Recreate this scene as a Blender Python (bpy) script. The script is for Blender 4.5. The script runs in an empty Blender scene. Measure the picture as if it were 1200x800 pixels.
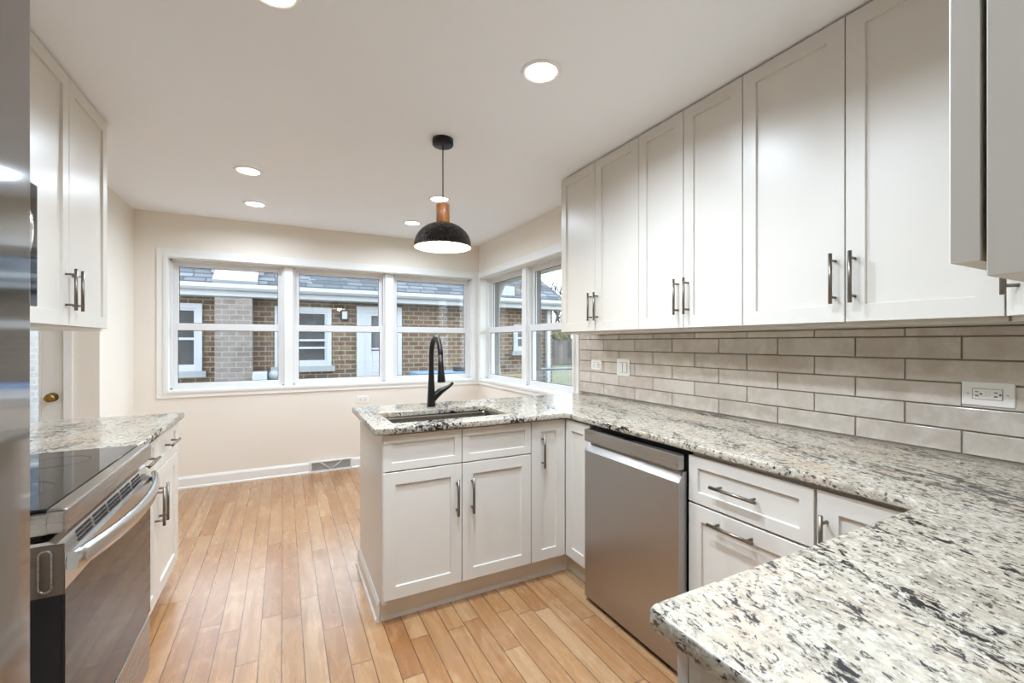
import bpy, bmesh, math, random
from mathutils import Vector, Matrix
random.seed(7)
sc = bpy.context.scene
C = sc.collection
PI = math.pi

# ------------------------------------------------------------------ camera
FPX, THETA, CAM_H, CY = 517.0, 0.4775, 1.3005, 401.0
cd = bpy.data.cameras.new('camera')
cam = bpy.data.objects.new('camera', cd)
C.objects.link(cam)
cd.sensor_fit = 'HORIZONTAL'
cd.sensor_width = 36.0
cd.lens = 36.0 * FPX / 1200.0
cd.shift_y = (CY - 400.0) / 1200.0
cd.clip_start = 0.01
cd.clip_end = 200
cam.location = (0, 0, CAM_H)
cam.rotation_euler = (PI / 2, 0, -THETA)
sc.camera = cam

# ------------------------------------------------------------------ light and exposure
LAMP_W = 8.9            # each recessed ceiling light
PENDANT_W = 3.0
SKY = 2.95
LAMP_COL = (0.72, 0.85, 1.0)
KITCHEN_SPREAD, DINING_SPREAD = math.radians(157), math.radians(166)
sc.view_settings.view_transform = 'Standard'
sc.view_settings.look = 'None'
sc.view_settings.gamma = 1.0
sc.view_settings.use_curve_mapping = False
sc.view_settings.exposure = 1.03
w = bpy.data.worlds.new('overcast_sky')
sc.world = w
w.use_nodes = True
nt = w.node_tree
bg = nt.nodes['Background']
bg.inputs['Strength'].default_value = SKY
tc = nt.nodes.new('ShaderNodeTexCoord')
sep = nt.nodes.new('ShaderNodeSeparateXYZ')
ramp = nt.nodes.new('ShaderNodeValToRGB')
nt.links.new(tc.outputs['Generated'], sep.inputs[0])
nt.links.new(sep.outputs['Z'], ramp.inputs[0])
ramp.color_ramp.elements[0].color = (0.84, 0.92, 1.0, 1)
ramp.color_ramp.elements[1].color = (0.70, 0.83, 1.0, 1)
nt.links.new(ramp.outputs[0], bg.inputs['Color'])
cy_ = sc.cycles
cy_.max_bounces = 12
cy_.diffuse_bounces = 6
cy_.glossy_bounces = 5
cy_.transmission_bounces = 6
cy_.transparent_max_bounces = 16
cy_.sample_clamp_indirect = 6.0
cy_.use_denoising = True
cy_.caustics_reflective = False
cy_.caustics_refractive = False


# ------------------------------------------------------------------ materials
def lin(r, g=None, b=None):
    if g is None:
        r, g, b = r
    f = lambda c: (c / 255 / 12.92) if c / 255 <= 0.04045 else ((c / 255 + 0.055) / 1.055) ** 2.4
    return (f(r), f(g), f(b), 1.0)


class Mat:
    def __init__(self, name, col=(200, 200, 200), rough=0.5, metal=0.0, spec=0.5):
        m = bpy.data.materials.new(name)
        m.use_nodes = True
        self.m, self.t = m, m.node_tree
        self.b = self.t.nodes['Principled BSDF']
        self.b.inputs['Base Color'].default_value = lin(col)
        self.b.inputs['Roughness'].default_value = rough
        self.b.inputs['Metallic'].default_value = metal
        self.b.inputs['Specular IOR Level'].default_value = spec

    def node(self, kind, **kw):
        n = self.t.nodes.new('ShaderNode' + kind)
        for k, v in kw.items():
            setattr(n, k, v)
        return n

    def link(self, a, b):
        self.t.links.new(a, b)

    def put(self, sock, v):
        if isinstance(v, bpy.types.NodeSocket):
            self.link(v, sock)
        else:
            sock.default_value = v

    def math(self, op, a, b=0.0, c=0.0):
        n = self.node('Math', operation=op)
        self.put(n.inputs[0], a)
        self.put(n.inputs[1], b)
        self.put(n.inputs[2], c)
        return n.outputs[0]

    def pos(self):
        g = self.node('NewGeometry')
        return g.outputs['Position']

    def xyz(self, v=None):
        s = self.node('SeparateXYZ')
        self.link(v or self.pos(), s.inputs[0])
        return s.outputs[0], s.outputs[1], s.outputs[2]

    def vec(self, x, y, z=0.0):
        n = self.node('CombineXYZ')
        for i, v in enumerate((x, y, z)):
            self.put(n.inputs[i], v)
        return n.outputs[0]

    def map(self, v, scale=(1, 1, 1), rot=(0, 0, 0), loc=(0, 0, 0)):
        n = self.node('Mapping')
        self.link(v, n.inputs['Vector'])
        n.inputs['Scale'].default_value = scale
        n.inputs['Rotation'].default_value = rot
        n.inputs['Location'].default_value = loc
        return n.outputs[0]

    def noise(self, v, scale, detail=3.0, rough=0.5, dist=0.0):
        n = self.node('TexNoise')
        self.link(v, n.inputs['Vector'])
        n.inputs['Scale'].default_value = scale
        n.inputs['Detail'].default_value = detail
        n.inputs['Roughness'].default_value = rough
        n.inputs['Distortion'].default_value = dist
        return n.outputs['Fac']

    def ramp(self, fac, stops, interp='LINEAR'):
        n = self.node('ValToRGB')
        n.color_ramp.interpolation = interp
        el = n.color_ramp.elements
        while len(el) < len(stops):
            el.new(0.5)
        for e, (p, c) in zip(el, stops):
            e.position = p
            e.color = lin(c) if not isinstance(c, (int, float)) else (c, c, c, 1)
        self.link(fac, n.inputs[0])
        return n.outputs[0]

    def mix(self, fac, a, b, mode='MIX'):
        n = self.node('Mix', data_type='RGBA', blend_type=mode)
        self.put(n.inputs[0], fac)
        for s, v in ((n.inputs[6], a), (n.inputs[7], b)):
            if isinstance(v, bpy.types.NodeSocket):
                self.link(v, s)
            else:
                s.default_value = lin(v)
        return n.outputs[2]

    def color(self, c):
        self.link(c, self.b.inputs['Base Color'])

    def rough(self, r):
        self.put(self.b.inputs['Roughness'], r)

    def bump(self, h, strength=0.2, dist=0.01):
        n = self.node('Bump')
        n.inputs['Strength'].default_value = strength
        n.inputs['Distance'].default_value = dist
        self.link(h, n.inputs['Height'])
        self.link(n.outputs[0], self.b.inputs['Normal'])

    def cells(self, u, v, cw, ch, joint, offset='half'):
        """running-bond cells: random value per cell and a joint mask"""
        U = self.math('DIVIDE', u, cw)
        V = self.math('DIVIDE', v, ch)
        row = self.math('FLOOR', V)
        if offset == 'half':
            off = self.math('FRACT', self.math('MULTIPLY', row, 0.5))
        else:
            wn = self.node('TexWhiteNoise', noise_dimensions='1D')
            self.link(row, wn.inputs['W'])
            off = self.math('MULTIPLY', wn.outputs['Value'], 7.3)
        Uo = self.math('ADD', U, off)
        col = self.math('FLOOR', Uo)
        fu, fv = self.math('FRACT', Uo), self.math('FRACT', V)
        du = self.math('MULTIPLY', self.math('MINIMUM', fu, self.math('SUBTRACT', 1.0, fu)), cw)
        dv = self.math('MULTIPLY', self.math('MINIMUM', fv, self.math('SUBTRACT', 1.0, fv)), ch)
        mask = self.math('LESS_THAN', self.math('MINIMUM', du, dv), joint / 2)
        wn = self.node('TexWhiteNoise', noise_dimensions='2D')
        self.link(self.vec(col, row), wn.inputs['Vector'])
        return wn.outputs['Value'], mask, wn.outputs['Color']


M = {}


def simple(name, col, rough=0.5, metal=0.0, spec=0.5):
    x = Mat(name, col, rough, metal, spec)
    M[name] = x.m
    return x


def paint(name, col, rough, scale=60, strength=0.04):
    x = simple(name, col, rough)
    n = x.noise(x.pos(), scale, 3)
    x.bump(n, strength, 0.002)
    return x


paint('wall_paint', (233, 225, 213), 0.7)
paint('ceiling_paint', (245, 247, 250), 0.8)
paint('cabinet_paint', (214, 208, 198), 0.33, 25, 0.02)
paint('trim_paint', (234, 233, 229), 0.35, 25, 0.02)
paint('vinyl', (226, 225, 224), 0.35, 25, 0.02)
simple('plate_plastic', (238, 235, 228), 0.3)
simple('slot_dark', (40, 38, 36), 0.6)
simple('black_metal', (13, 12, 11), 0.38, 0.0, 0.4)
simple('black_plastic', (14, 14, 15), 0.4)
simple('rubber_black', (6, 6, 7), 0.6)
simple('brass', (150, 122, 66), 0.25, 1.0)
simple('nickel', (128, 120, 110), 0.33, 1.0)
simple('chrome', (215, 215, 215), 0.12, 1.0)
simple('lamp_ring', (246, 245, 242), 0.5)


def steel(name, col, rough, aniso=0.6, axis='Z'):
    x = simple(name, col, rough, 1.0)
    t = x.node('Tangent', direction_type='RADIAL', axis=axis)
    x.link(t.outputs[0], x.b.inputs['Tangent'])
    x.b.inputs['Anisotropic'].default_value = aniso
    px, py, pz = x.xyz()
    n = x.noise(x.vec(x.math('MULTIPLY', px, 3.0), x.math('MULTIPLY', py, 3.0), x.math('MULTIPLY', pz, 900.0)), 1.0, 2)
    x.rough(x.math('MULTIPLY_ADD', n, 0.1, rough - 0.05))
    return x


steel('stainless', (176, 170, 163), 0.28)
steel('stainless_dark', (184, 182, 180), 0.40)
steel('steel_dark_reflection', (120, 108, 98), 0.3)  # dark reflection of the surroundings painted in as a brown tint
steel('stainless_lip', (190, 187, 183), 0.42)
steel('stainless_light', (206, 204, 201), 0.22)
simple('fridge_steel', (156, 156, 157), 0.07, 1.0)
steel('sink_steel', (160, 152, 142), 0.3, 0.3)

x = simple('black_glass', (16, 16, 18), 0.04, 0.0, 0.8)
x = simple('oven_glass', (20, 20, 22), 0.05, 0.0, 0.4)

# clear window glass
g = bpy.data.materials.new('clear_glass')
g.use_nodes = True
t = g.node_tree
t.nodes.clear()
o_ = t.nodes.new('ShaderNodeOutputMaterial')
mx = t.nodes.new('ShaderNodeMixShader')
tr = t.nodes.new('ShaderNodeBsdfTransparent')
gl = t.nodes.new('ShaderNodeBsdfGlossy')
fr = t.nodes.new('ShaderNodeFresnel')
bf = t.nodes.new('ShaderNodeNewGeometry')
im = t.nodes.new('ShaderNodeMath')
im.operation = 'MULTIPLY_ADD'            # the same index seen from either side of the thin pane
im.inputs[1].default_value = 1 / 1.45 - 1.45
im.inputs[2].default_value = 1.45
t.links.new(bf.outputs['Backfacing'], im.inputs[0])
t.links.new(im.outputs[0], fr.inputs['IOR'])
tr.inputs['Color'].default_value = (0.95, 0.97, 0.97, 1)
gl.inputs['Roughness'].default_value = 0.02
t.links.new(fr.outputs[0], mx.inputs[0])
t.links.new(tr.outputs[0], mx.inputs[1])
t.links.new(gl.outputs[0], mx.inputs[2])
t.links.new(mx.outputs[0], o_.inputs[0])
M['clear_glass'] = g


def emit(name, col, strength):
    x = simple(name, col, 0.5)
    x.b.inputs['Emission Color'].default_value = (*col_lin(col)[:3], 1)
    x.b.inputs['Emission Strength'].default_value = strength
    return x


def col_lin(c):
    return lin(c)


emit('lens_glow', (255, 250, 240), 4.0)
emit('bulb_glow', (255, 238, 205), 12.0)

# granite ------------------------------------------------------------------
x = simple('granite', (200, 195, 185), 0.12)
p = x.pos()
r = x.map(p, rot=(0, 0, math.radians(-72)))
soft = x.map(r, scale=(0.72, 1.0, 1.0))
long_ = x.map(r, scale=(0.52, 1.0, 1.0))
base = x.ramp(x.noise(soft, 13.0, 6, 0.68, 0.4), [(0.32, (154, 144, 128)), (0.44, (180, 170, 152)), (0.56, (194, 185, 168)), (0.72, (178, 163, 142))])
mott = x.noise(soft, 80.0, 4, 0.7, 0.3)
base = x.mix(x.ramp(mott, [(0.48, 0.0), (0.62, 0.75)]), base, (150, 140, 125))
pale = x.noise(x.map(soft, loc=(4.2, 1.1, 0)), 85.0, 3, 0.65)
base = x.mix(x.ramp(pale, [(0.54, 0.0), (0.64, 0.8)]), base, (213, 206, 193))
warm = x.noise(x.map(long_, loc=(0.7, 5.1, 0)), 5.0, 4, 0.6, 0.6)
base = x.mix(x.ramp(warm, [(0.50, 0.0), (0.68, 0.55)]), base, (182, 158, 130))
band = x.noise(x.map(r, scale=(0.30, 1.0, 1.0)), 6.5, 5, 0.62, 0.6)
fl = x.noise(long_, 64.0, 5, 0.70, 0.4)
thr = x.math('ADD', fl, x.math('MULTIPLY', x.math('SUBTRACT', band, 0.5), 0.75))
base = x.mix(x.ramp(thr, [(0.53, 0.0), (0.62, 0.75)]), base, (116, 109, 100))
base = x.mix(x.ramp(thr, [(0.592, 0.0), (0.63, 1.0)]), base, (28, 27, 27))
fl2 = x.noise(x.map(r, scale=(0.65, 1.0, 1.0), loc=(3.1, 1.7, 0.4)), 100.0, 4, 0.65, 0.4)
base = x.mix(x.ramp(fl2, [(0.57, 0.0), (0.615, 0.9)]), base, (58, 54, 51))
x.color(base)
x.rough(0.14)
x.b.inputs['Specular IOR Level'].default_value = 0.5

# maple floor ---------------------------------------------------------------
x = simple('maple_floor', (205, 160, 115), 0.3)
px, py, pz = x.xyz()
rnd, joint, rc = x.cells(py, x.math('ADD', px, 0.008), 0.85, 0.0832, 0.0034, 'random')
col = x.ramp(rnd, [(0.0, (162, 113, 68)), (0.2, (178, 135, 92)), (0.4, (168, 123, 80)), (0.6, (184, 146, 106)), (0.8, (172, 128, 86)), (1.0, (153, 103, 60))])
off = x.math('MULTIPLY', rnd, 31.0)
gv = x.vec(x.math('MULTIPLY', px, 26.0), x.math('ADD', x.math('MULTIPLY', py, 2.2), off), off)
gr = x.noise(gv, 1.0, 5, 0.6, 0.8)
col = x.mix(x.ramp(gr, [(0.42, 0.0), (0.70, 0.55)]), col, (132, 86, 52))
fig = x.noise(x.vec(x.math('MULTIPLY', px, 9.0), x.math('ADD', x.math('MULTIPLY', py, 5.0), off), off), 1.0, 3, 0.5, 1.5)
col = x.mix(x.ramp(fig, [(0.5, 0.0), (0.72, 0.45)]), col, (192, 154, 118))
kn = x.noise(x.vec(x.math('MULTIPLY', px, 22.0), x.math('ADD', x.math('MULTIPLY', py, 8.0), off), off), 1.0, 2)
col = x.mix(x.ramp(kn, [(0.74, 0.0), (0.80, 0.7)]), col, (128, 84, 54))
col = x.mix(x.math('MULTIPLY', joint, 0.9), col, (70, 42, 26))
x.color(col)
x.rough(x.math('MULTIPLY_ADD', gr, 0.12, 0.22))
x.b.inputs['Specular IOR Level'].default_value = 0.8
x.b.inputs['Coat Weight'].default_value = 0.2
x.b.inputs['Coat Roughness'].default_value = 0.2
x.bump(x.math('SUBTRACT', 1.0, joint), 0.3, 0.002)

# backsplash tile -----------------------------------------------------------
x = simple('tile_glaze', (176, 165, 153), 0.16)
gi = x.node('NewGeometry')
ri = gi.outputs['Random Per Island']
cl = x.noise(x.pos(), 16.0, 4, 0.6, 0.5)
col = x.ramp(ri, [(0.0, (182, 170, 156)), (0.35, (206, 195, 182)), (0.7, (194, 184, 169)), (1.0, (214, 204, 193))])
col = x.mix(x.ramp(cl, [(0.42, 0.0), (0.66, 0.7)]), col, (218, 209, 199))
cl2 = x.noise(x.pos(), 7.0, 3)
col = x.mix(x.ramp(cl2, [(0.50, 0.0), (0.70, 0.6)]), col, (178, 163, 149))
x.color(col)
x.bump(x.noise(x.pos(), 22.0, 3), 0.25, 0.004)
simple('grout', (150, 140, 128), 0.8)

# wood of the pendant's collar ------------------------------------------------
x = simple('walnut', (150, 92, 44), 0.35)
px, py, pz = x.xyz()
gr = x.noise(x.vec(x.math('MULTIPLY', px, 90), x.math('MULTIPLY', py, 90), x.math('MULTIPLY', pz, 14)), 1.0, 4, 0.6, 0.5)
x.color(x.ramp(gr, [(0.3, (112, 62, 26)), (0.55, (158, 98, 46)), (0.75, (184, 124, 66))]))
x = simple('hammered_metal', (46, 40, 36), 0.3, 0.85)
vo = x.node('TexVoronoi')
x.link(x.pos(), vo.inputs['Vector'])
vo.inputs['Scale'].default_value = 85
x.bump(vo.outputs['Distance'], 1.0, 0.02)
simple('shade_white', (250, 246, 236), 0.6)


# brick, roof shingles and other outdoor stuff --------------------------------
def brick(name, stops, mortar, white=0.0):
    x = simple(name, (150, 120, 95), 0.85)
    px, py, pz = x.xyz()
    rnd, j, rc = x.cells(x.math('ADD', px, py), pz, 0.205, 0.088, 0.017)
    col = x.ramp(rnd, stops)
    n = x.noise(x.pos(), 30, 4)
    col = x.mix(x.ramp(n, [(0.35, 0.0), (0.7, 0.5)]), col, (94, 80, 70))
    col = x.mix(j, col, mortar)
    if white:
        n2 = x.noise(x.pos(), 5, 4)
        col = x.mix(x.math('MULTIPLY', x.ramp(n2, [(0.3, 0.35), (0.65, 1.0)]), white), col, (172, 166, 161))
    x.color(col)
    x.bump(x.math('SUBTRACT', 1.0, j), 0.4, 0.01)


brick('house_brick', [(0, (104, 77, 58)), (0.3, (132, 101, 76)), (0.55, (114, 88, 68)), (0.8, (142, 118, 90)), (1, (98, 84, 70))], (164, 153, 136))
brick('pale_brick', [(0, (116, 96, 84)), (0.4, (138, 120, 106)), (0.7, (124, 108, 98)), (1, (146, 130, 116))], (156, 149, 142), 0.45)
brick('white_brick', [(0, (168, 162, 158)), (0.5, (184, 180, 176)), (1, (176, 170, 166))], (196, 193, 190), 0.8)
x = simple('shingle', (120, 128, 138), 0.9)
px, py, pz = x.xyz()
rnd, j, rc = x.cells(px, pz, 0.30, 0.085, 0.022, 'random')
col = x.ramp(rnd, [(0, (70, 74, 79)), (0.5, (98, 102, 107)), (1, (124, 127, 131))])
x.color(x.mix(j, col, (52, 55, 60)))
simple('aluminium_white', (200, 201, 202), 0.45)
simple('outdoor_white', (200, 202, 205), 0.5)
simple('sill_stone', (166, 169, 170), 0.8)
simple('dark_pane', (58, 60, 62), 0.08)
simple('soffit_paint', (214, 206, 196), 0.7)
simple('jamb_grey', (112, 110, 108), 0.7)
simple('fridge_side', (58, 58, 60), 0.45)
simple('register_grey', (214, 214, 212), 0.5)
simple('grey_render', (138, 137, 135), 0.8)
simple('meter_grey', (176, 180, 184), 0.45)
simple('bench_blue', (120, 150, 190), 0.6)
simple('skylight_white', (186, 186, 190), 0.4)
simple('galvanised', (150, 154, 156), 0.4, 0.7)
x = simple('grass', (110, 112, 70), 0.95)
n = x.noise(x.pos(), 3.0, 6, 0.7)
x.color(x.ramp(n, [(0.3, (78, 82, 50)), (0.55, (108, 108, 72)), (0.75, (134, 126, 92))]))
x = simple('concrete', (176, 174, 170), 0.9)
n = x.noise(x.pos(), 6.0, 6, 0.7)
x.color(x.ramp(n, [(0.3, (132, 130, 127)), (0.7, (160, 158, 155))]))
x = simple('bark', (92, 80, 70), 0.9)
x.color(x.ramp(x.noise(x.pos(), 9, 4), [(0.3, (58, 50, 46)), (0.7, (92, 82, 74))]))
simple('pine', (168, 146, 96), 0.7)
x = simple('foliage', (92, 86, 56), 0.95)
x.color(x.ramp(x.noise(x.pos(), 7, 6, 0.7), [(0.3, (58, 58, 36)), (0.55, (96, 88, 56)), (0.75, (128, 110, 76))]))
x = simple('fence_wood', (110, 102, 96), 0.9)
px, py, pz = x.xyz()
rnd, j, rc = x.cells(pz, px, 4.0, 0.16, 0.02, 'random')
x.color(x.mix(j, x.ramp(rnd, [(0, (88, 82, 80)), (1, (142, 132, 122))]), (52, 48, 46)))


OUTDOOR_DIM = 0.68            # exposure balance put into outdoor colours: darkened to offset the strong sky
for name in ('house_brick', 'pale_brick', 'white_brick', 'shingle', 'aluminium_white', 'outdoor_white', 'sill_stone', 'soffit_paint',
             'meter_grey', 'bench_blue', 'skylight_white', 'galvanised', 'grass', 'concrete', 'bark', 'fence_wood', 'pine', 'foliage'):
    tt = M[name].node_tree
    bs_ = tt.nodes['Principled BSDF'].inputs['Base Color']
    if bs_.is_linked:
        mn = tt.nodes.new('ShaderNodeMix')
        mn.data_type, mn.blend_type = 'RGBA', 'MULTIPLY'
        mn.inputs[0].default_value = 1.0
        mn.inputs[7].default_value = (OUTDOOR_DIM, OUTDOOR_DIM, OUTDOOR_DIM, 1)
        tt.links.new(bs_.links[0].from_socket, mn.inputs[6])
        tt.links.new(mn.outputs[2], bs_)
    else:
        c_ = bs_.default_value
        bs_.default_value = (c_[0] * OUTDOOR_DIM, c_[1] * OUTDOOR_DIM, c_[2] * OUTDOOR_DIM, 1)

# ------------------------------------------------------------------ mesh building
class MB:
    def __init__(self):
        self.bm = bmesh.new()

    def _bev(self, verts, bev, seg=2):
        if bev > 0:
            es = list({e for v in verts for e in v.link_edges})
            bmesh.ops.bevel(self.bm, geom=es, offset=bev, segments=seg, profile=0.5, affect='EDGES', clamp_overlap=True)

    def box(self, x0, x1, y0, y1, z0, z1, bev=0.0, seg=2):
        m = Matrix.Translation(((x0 + x1) / 2, (y0 + y1) / 2, (z0 + z1) / 2)) @ Matrix.Diagonal((abs(x1 - x0), abs(y1 - y0), abs(z1 - z0), 1))
        r = bmesh.ops.create_cube(self.bm, size=1.0, matrix=m)
        self._bev(r['verts'], bev, seg)
        return self

    def obox(self, O, U, N, w, t, h, bev=0.0):
        """box from corner O, w along U, t along N, h along z"""
        O, U, N = Vector(O), Vector(U).normalized(), Vector(N).normalized()
        m = Matrix.Identity(4)
        for i, (v, s) in enumerate(((U, w), (N, t), (Vector((0, 0, 1)), h))):
            for k in range(3):
                m[k][i] = v[k] * s
        c = O + U * w / 2 + N * t / 2 + Vector((0, 0, h / 2))
        m = Matrix.Translation(c) @ m
        r = bmesh.ops.create_cube(self.bm, size=1.0, matrix=m)
        self._bev(r['verts'], bev)
        return self

    def poly(self, pts):
        return self.bm.faces.new([self.bm.verts.new(p) for p in pts])

    def prism(self, pts, d, bev=0.0):
        """extrude a planar polygon (3D points) by vector d"""
        d = Vector(d)
        a = [self.bm.verts.new(p) for p in pts]
        b = [self.bm.verts.new(Vector(p) + d) for p in pts]
        n = len(pts)
        self.bm.faces.new(a)
        self.bm.faces.new(list(reversed(b)))
        for i in range(n):
            self.bm.faces.new([a[i], b[i], b[(i + 1) % n], a[(i + 1) % n]])
        self._bev(a + b, bev)
        return self

    def tube(self, pts, rad, seg=12, cap=True, smooth=True):
        pts = [Vector(p) for p in pts]
        if not hasattr(rad, '__len__'):
            rad = [rad] * len(pts)
        rings = []
        prev = None
        for i, p in enumerate(pts):
            d = (pts[min(i + 1, len(pts) - 1)] - pts[max(i - 1, 0)]).normalized()
            if prev is None:
                a = d.orthogonal().normalized()
            else:
                a = (prev - d * prev.dot(d)).normalized()
            prev = a
            b = d.cross(a)
            rings.append([self.bm.verts.new(p + (a * math.cos(2 * PI * k / seg) + b * math.sin(2 * PI * k / seg)) * rad[i]) for k in range(seg)])
        for i in range(len(rings) - 1):
            for k in range(seg):
                f = self.bm.faces.new([rings[i][k], rings[i][(k + 1) % seg], rings[i + 1][(k + 1) % seg], rings[i + 1][k]])
                f.smooth = smooth
        if cap:
            self.bm.faces.new(list(reversed(rings[0])))
            self.bm.faces.new(rings[-1])
        return self

    def lathe(self, prof, c, seg=48, smooth=True, axis='Z'):
        """prof: list of (radius, height)"""
        cx, cy, cz = c
        rings = []
        for rr, h in prof:
            if rr < 1e-6:
                rings.append([self.bm.verts.new((cx, cy, cz + h))])
            else:
                rings.append([self.bm.verts.new((cx + rr * math.cos(2 * PI * k / seg), cy + rr * math.sin(2 * PI * k / seg), cz + h)) for k in range(seg)])
        for a, b in zip(rings, rings[1:]):
            for k in range(seg):
                k2 = (k + 1) % seg
                if len(a) == 1 and len(b) == 1:
                    continue
                if len(a) == 1:
                    f = self.bm.faces.new([a[0], b[k2], b[k]])
                elif len(b) == 1:
                    f = self.bm.faces.new([a[k], a[k2], b[0]])
                else:
                    f = self.bm.faces.new([a[k], a[k2], b[k2], b[k]])
                f.smooth = smooth
        return self

    def shaker(self, O, U, N, w, h, t=0.02, rail=0.057, rec=0.009):
        """shaker front: O = back lower corner, U along the width, N outwards"""
        O, U, N, V = Vector(O), Vector(U).normalized(), Vector(N).normalized(), Vector((0, 0, 1))
        P = lambda u, v, n: self.bm.verts.new(O + U * u + V * v + N * n)
        R = lambda a, b, c, d, n: [P(a, b, n), P(c, b, n), P(c, d, n), P(a, d, n)]
        e = 0.0015
        back = R(0, 0, w, h, 0)
        side = R(0, 0, w, h, t - e)
        out = R(e, e, w - e, h - e, t)
        inn = R(rail, rail, w - rail, h - rail, t)
        s = 0.0016
        pan = R(rail + s, rail + s, w - rail - s, h - rail - s, t - rec)
        F = self.bm.faces.new
        F(back)
        for A, B in ((back, side), (side, out), (out, inn), (inn, pan)):
            for i in range(4):
                j = (i + 1) % 4
                F([A[i], A[j], B[j], B[i]])
        F(pan)
        return self

    def handle(self, c, ax, N, L=0.175, r=0.006, stand=0.033, post=0.128):
        """bar pull: c = point on the front, ax = bar direction, N = outwards"""
        c, ax, N = Vector(c), Vector(ax).normalized(), Vector(N).normalized()
        b = c + N * stand
        self.tube([b - ax * L / 2, b + ax * L / 2], r, 14)
        for s in (-1, 1):
            q = c + ax * s * post / 2
            self.tube([q - N * 0.0005, q + N * stand], r * 0.78, 10)
        return self

    def mesh(self, name, off=Vector((0, 0, 0))):
        bm = self.bm
        bmesh.ops.recalc_face_normals(bm, faces=bm.faces[:])
        bmesh.ops.translate(bm, verts=bm.verts[:], vec=-Vector(off))
        me = bpy.data.meshes.new(name)
        bm.to_mesh(me)
        bm.free()
        return me


WL = {}


def tag(o, label, cat, group=None):
    o['label'] = label
    o['category'] = cat
    if group:
        o['group'] = group
    return o


def thing(name, loc, label, cat, group=None):
    o = bpy.data.objects.new(name, None)
    o.empty_display_size = 0.05
    C.objects.link(o)
    o.location = loc
    WL[o] = Vector(loc)
    return tag(o, label, cat, group)


def part(name, mb, mat, parent, label=None):
    off = WL[parent]
    me = mb.mesh(name, off)
    me.materials.append(M[mat])
    o = bpy.data.objects.new(name, me)
    C.objects.link(o)
    o.parent = parent
    WL[o] = off
    if label:
        o['label'] = label
    return o


def single(name, mb, mat, loc, label, cat, group=None):
    me = mb.mesh(name, Vector(loc))
    me.materials.append(M[mat])
    o = bpy.data.objects.new(name, me)
    C.objects.link(o)
    o.location = loc
    WL[o] = Vector(loc)
    return tag(o, label, cat, group)


def struct(name, mb, mat, parent=None):
    if parent is not None:
        return part(name, mb, mat, parent)
    me = mb.mesh(name)
    me.materials.append(M[mat])
    o = bpy.data.objects.new(name, me)
    C.objects.link(o)
    WL[o] = Vector((0, 0, 0))
    o['kind'] = 'structure'
    return o


def slab(name, outline, holes, z0, z1, bev=0.004):
    """flat slab with holes, rounded edges; returns a mesh in world coordinates"""
    cu = bpy.data.curves.new(name, 'CURVE')
    cu.dimensions = '2D'
    cu.fill_mode = 'BOTH'
    for pl in [outline] + holes:
        s = cu.splines.new('POLY')
        s.points.add(len(pl) - 1)
        for q, (a, b) in zip(s.points, pl):
            q.co = (a, b, 0, 1)
        s.use_cyclic_u = True
    cu.extrude = (z1 - z0) / 2 - bev
    cu.bevel_depth = bev
    cu.bevel_resolution = 2
    cu.offset = -bev
    ob = bpy.data.objects.new(name + '_tmp', cu)
    C.objects.link(ob)
    dg = bpy.context.evaluated_depsgraph_get()
    me = bpy.data.meshes.new_from_object(ob.evaluated_get(dg))
    bpy.data.objects.remove(ob)
    bm = bmesh.new()
    bm.from_mesh(me)
    bmesh.ops.remove_doubles(bm, verts=bm.verts[:], dist=0.0003)
    bmesh.ops.translate(bm, verts=bm.verts[:], vec=(0, 0, (z0 + z1) / 2))
    mb = MB()
    mb.bm = bm
    return mb


def rounded(x0, x1, y0, y1, r, n=6):
    pts = []
    for cx, cy, a in ((x1 - r, y1 - r, 0), (x0 + r, y1 - r, 90), (x0 + r, y0 + r, 180), (x1 - r, y0 + r, 270)):
        for k in range(n + 1):
            t = math.radians(a + 90 * k / n)
            pts.append((cx + r * math.cos(t), cy + r * math.sin(t)))
    return pts


X_, Y_, Z_ = Vector((1, 0, 0)), Vector((0, 1, 0)), Vector((0, 0, 1))
XL, XW, YB, YN, ZC = -1.139, 2.05, 4.826, -0.157, 2.4376
HX = -2.42                                   # end of the side hall
HY0, HY1 = 3.02, 4.05                        # the side hall's two walls

# ================================================================== the room
struct('floor', MB().box(HX - 0.1, XW + 0.2, YN - 0.2, YB + 0.2, -0.12, 0), 'maple_floor')
struct('ceiling', MB().box(HX - 0.1, XW + 0.2, YN - 0.2, YB + 0.2, ZC, ZC + 0.12), 'ceiling_paint')
OB0, OB1, OZ0, OZ1 = -0.905, 1.975, 0.872, 2.050       # opening in the back wall
OR0, OR1 = 2.885, 4.750                                # opening in the right wall
TW = 0.2
wb = MB()
wb.box(XL - 0.13, OB0, YB, YB + TW, 0, ZC).box(OB1, XW + TW, YB, YB + TW, 0, ZC)
wb.box(OB0, OB1, YB, YB + TW, 0, OZ0).box(OB0, OB1, YB, YB + TW, OZ1, ZC)
struct('wall_back', wb, 'wall_paint')
wr = MB()
wr.box(XW, XW + TW, YN - 0.2, OR0, 0, ZC).box(XW, XW + TW, OR1, YB, 0, ZC)
wr.box(XW, XW + TW, OR0, OR1, 0, OZ0).box(XW, XW + TW, OR0, OR1, OZ1, ZC)
struct('wall_right', wr, 'wall_paint')
struct('wall_left', MB().box(XL - 0.13, XL, YN - 0.2, HY0, 0, ZC), 'wall_paint')
struct('wall_nook_left', MB().box(XL - 0.13, XL, HY1, YB, 0, ZC), 'wall_paint')
struct('wall_front', MB().box(XL - 0.13, XW, YN - 0.2, YN, 0, ZC), 'wall_paint')
DX0, DX1, DZ = -2.15, -1.33, 2.04                      # side door leaf
wh = MB()
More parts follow.
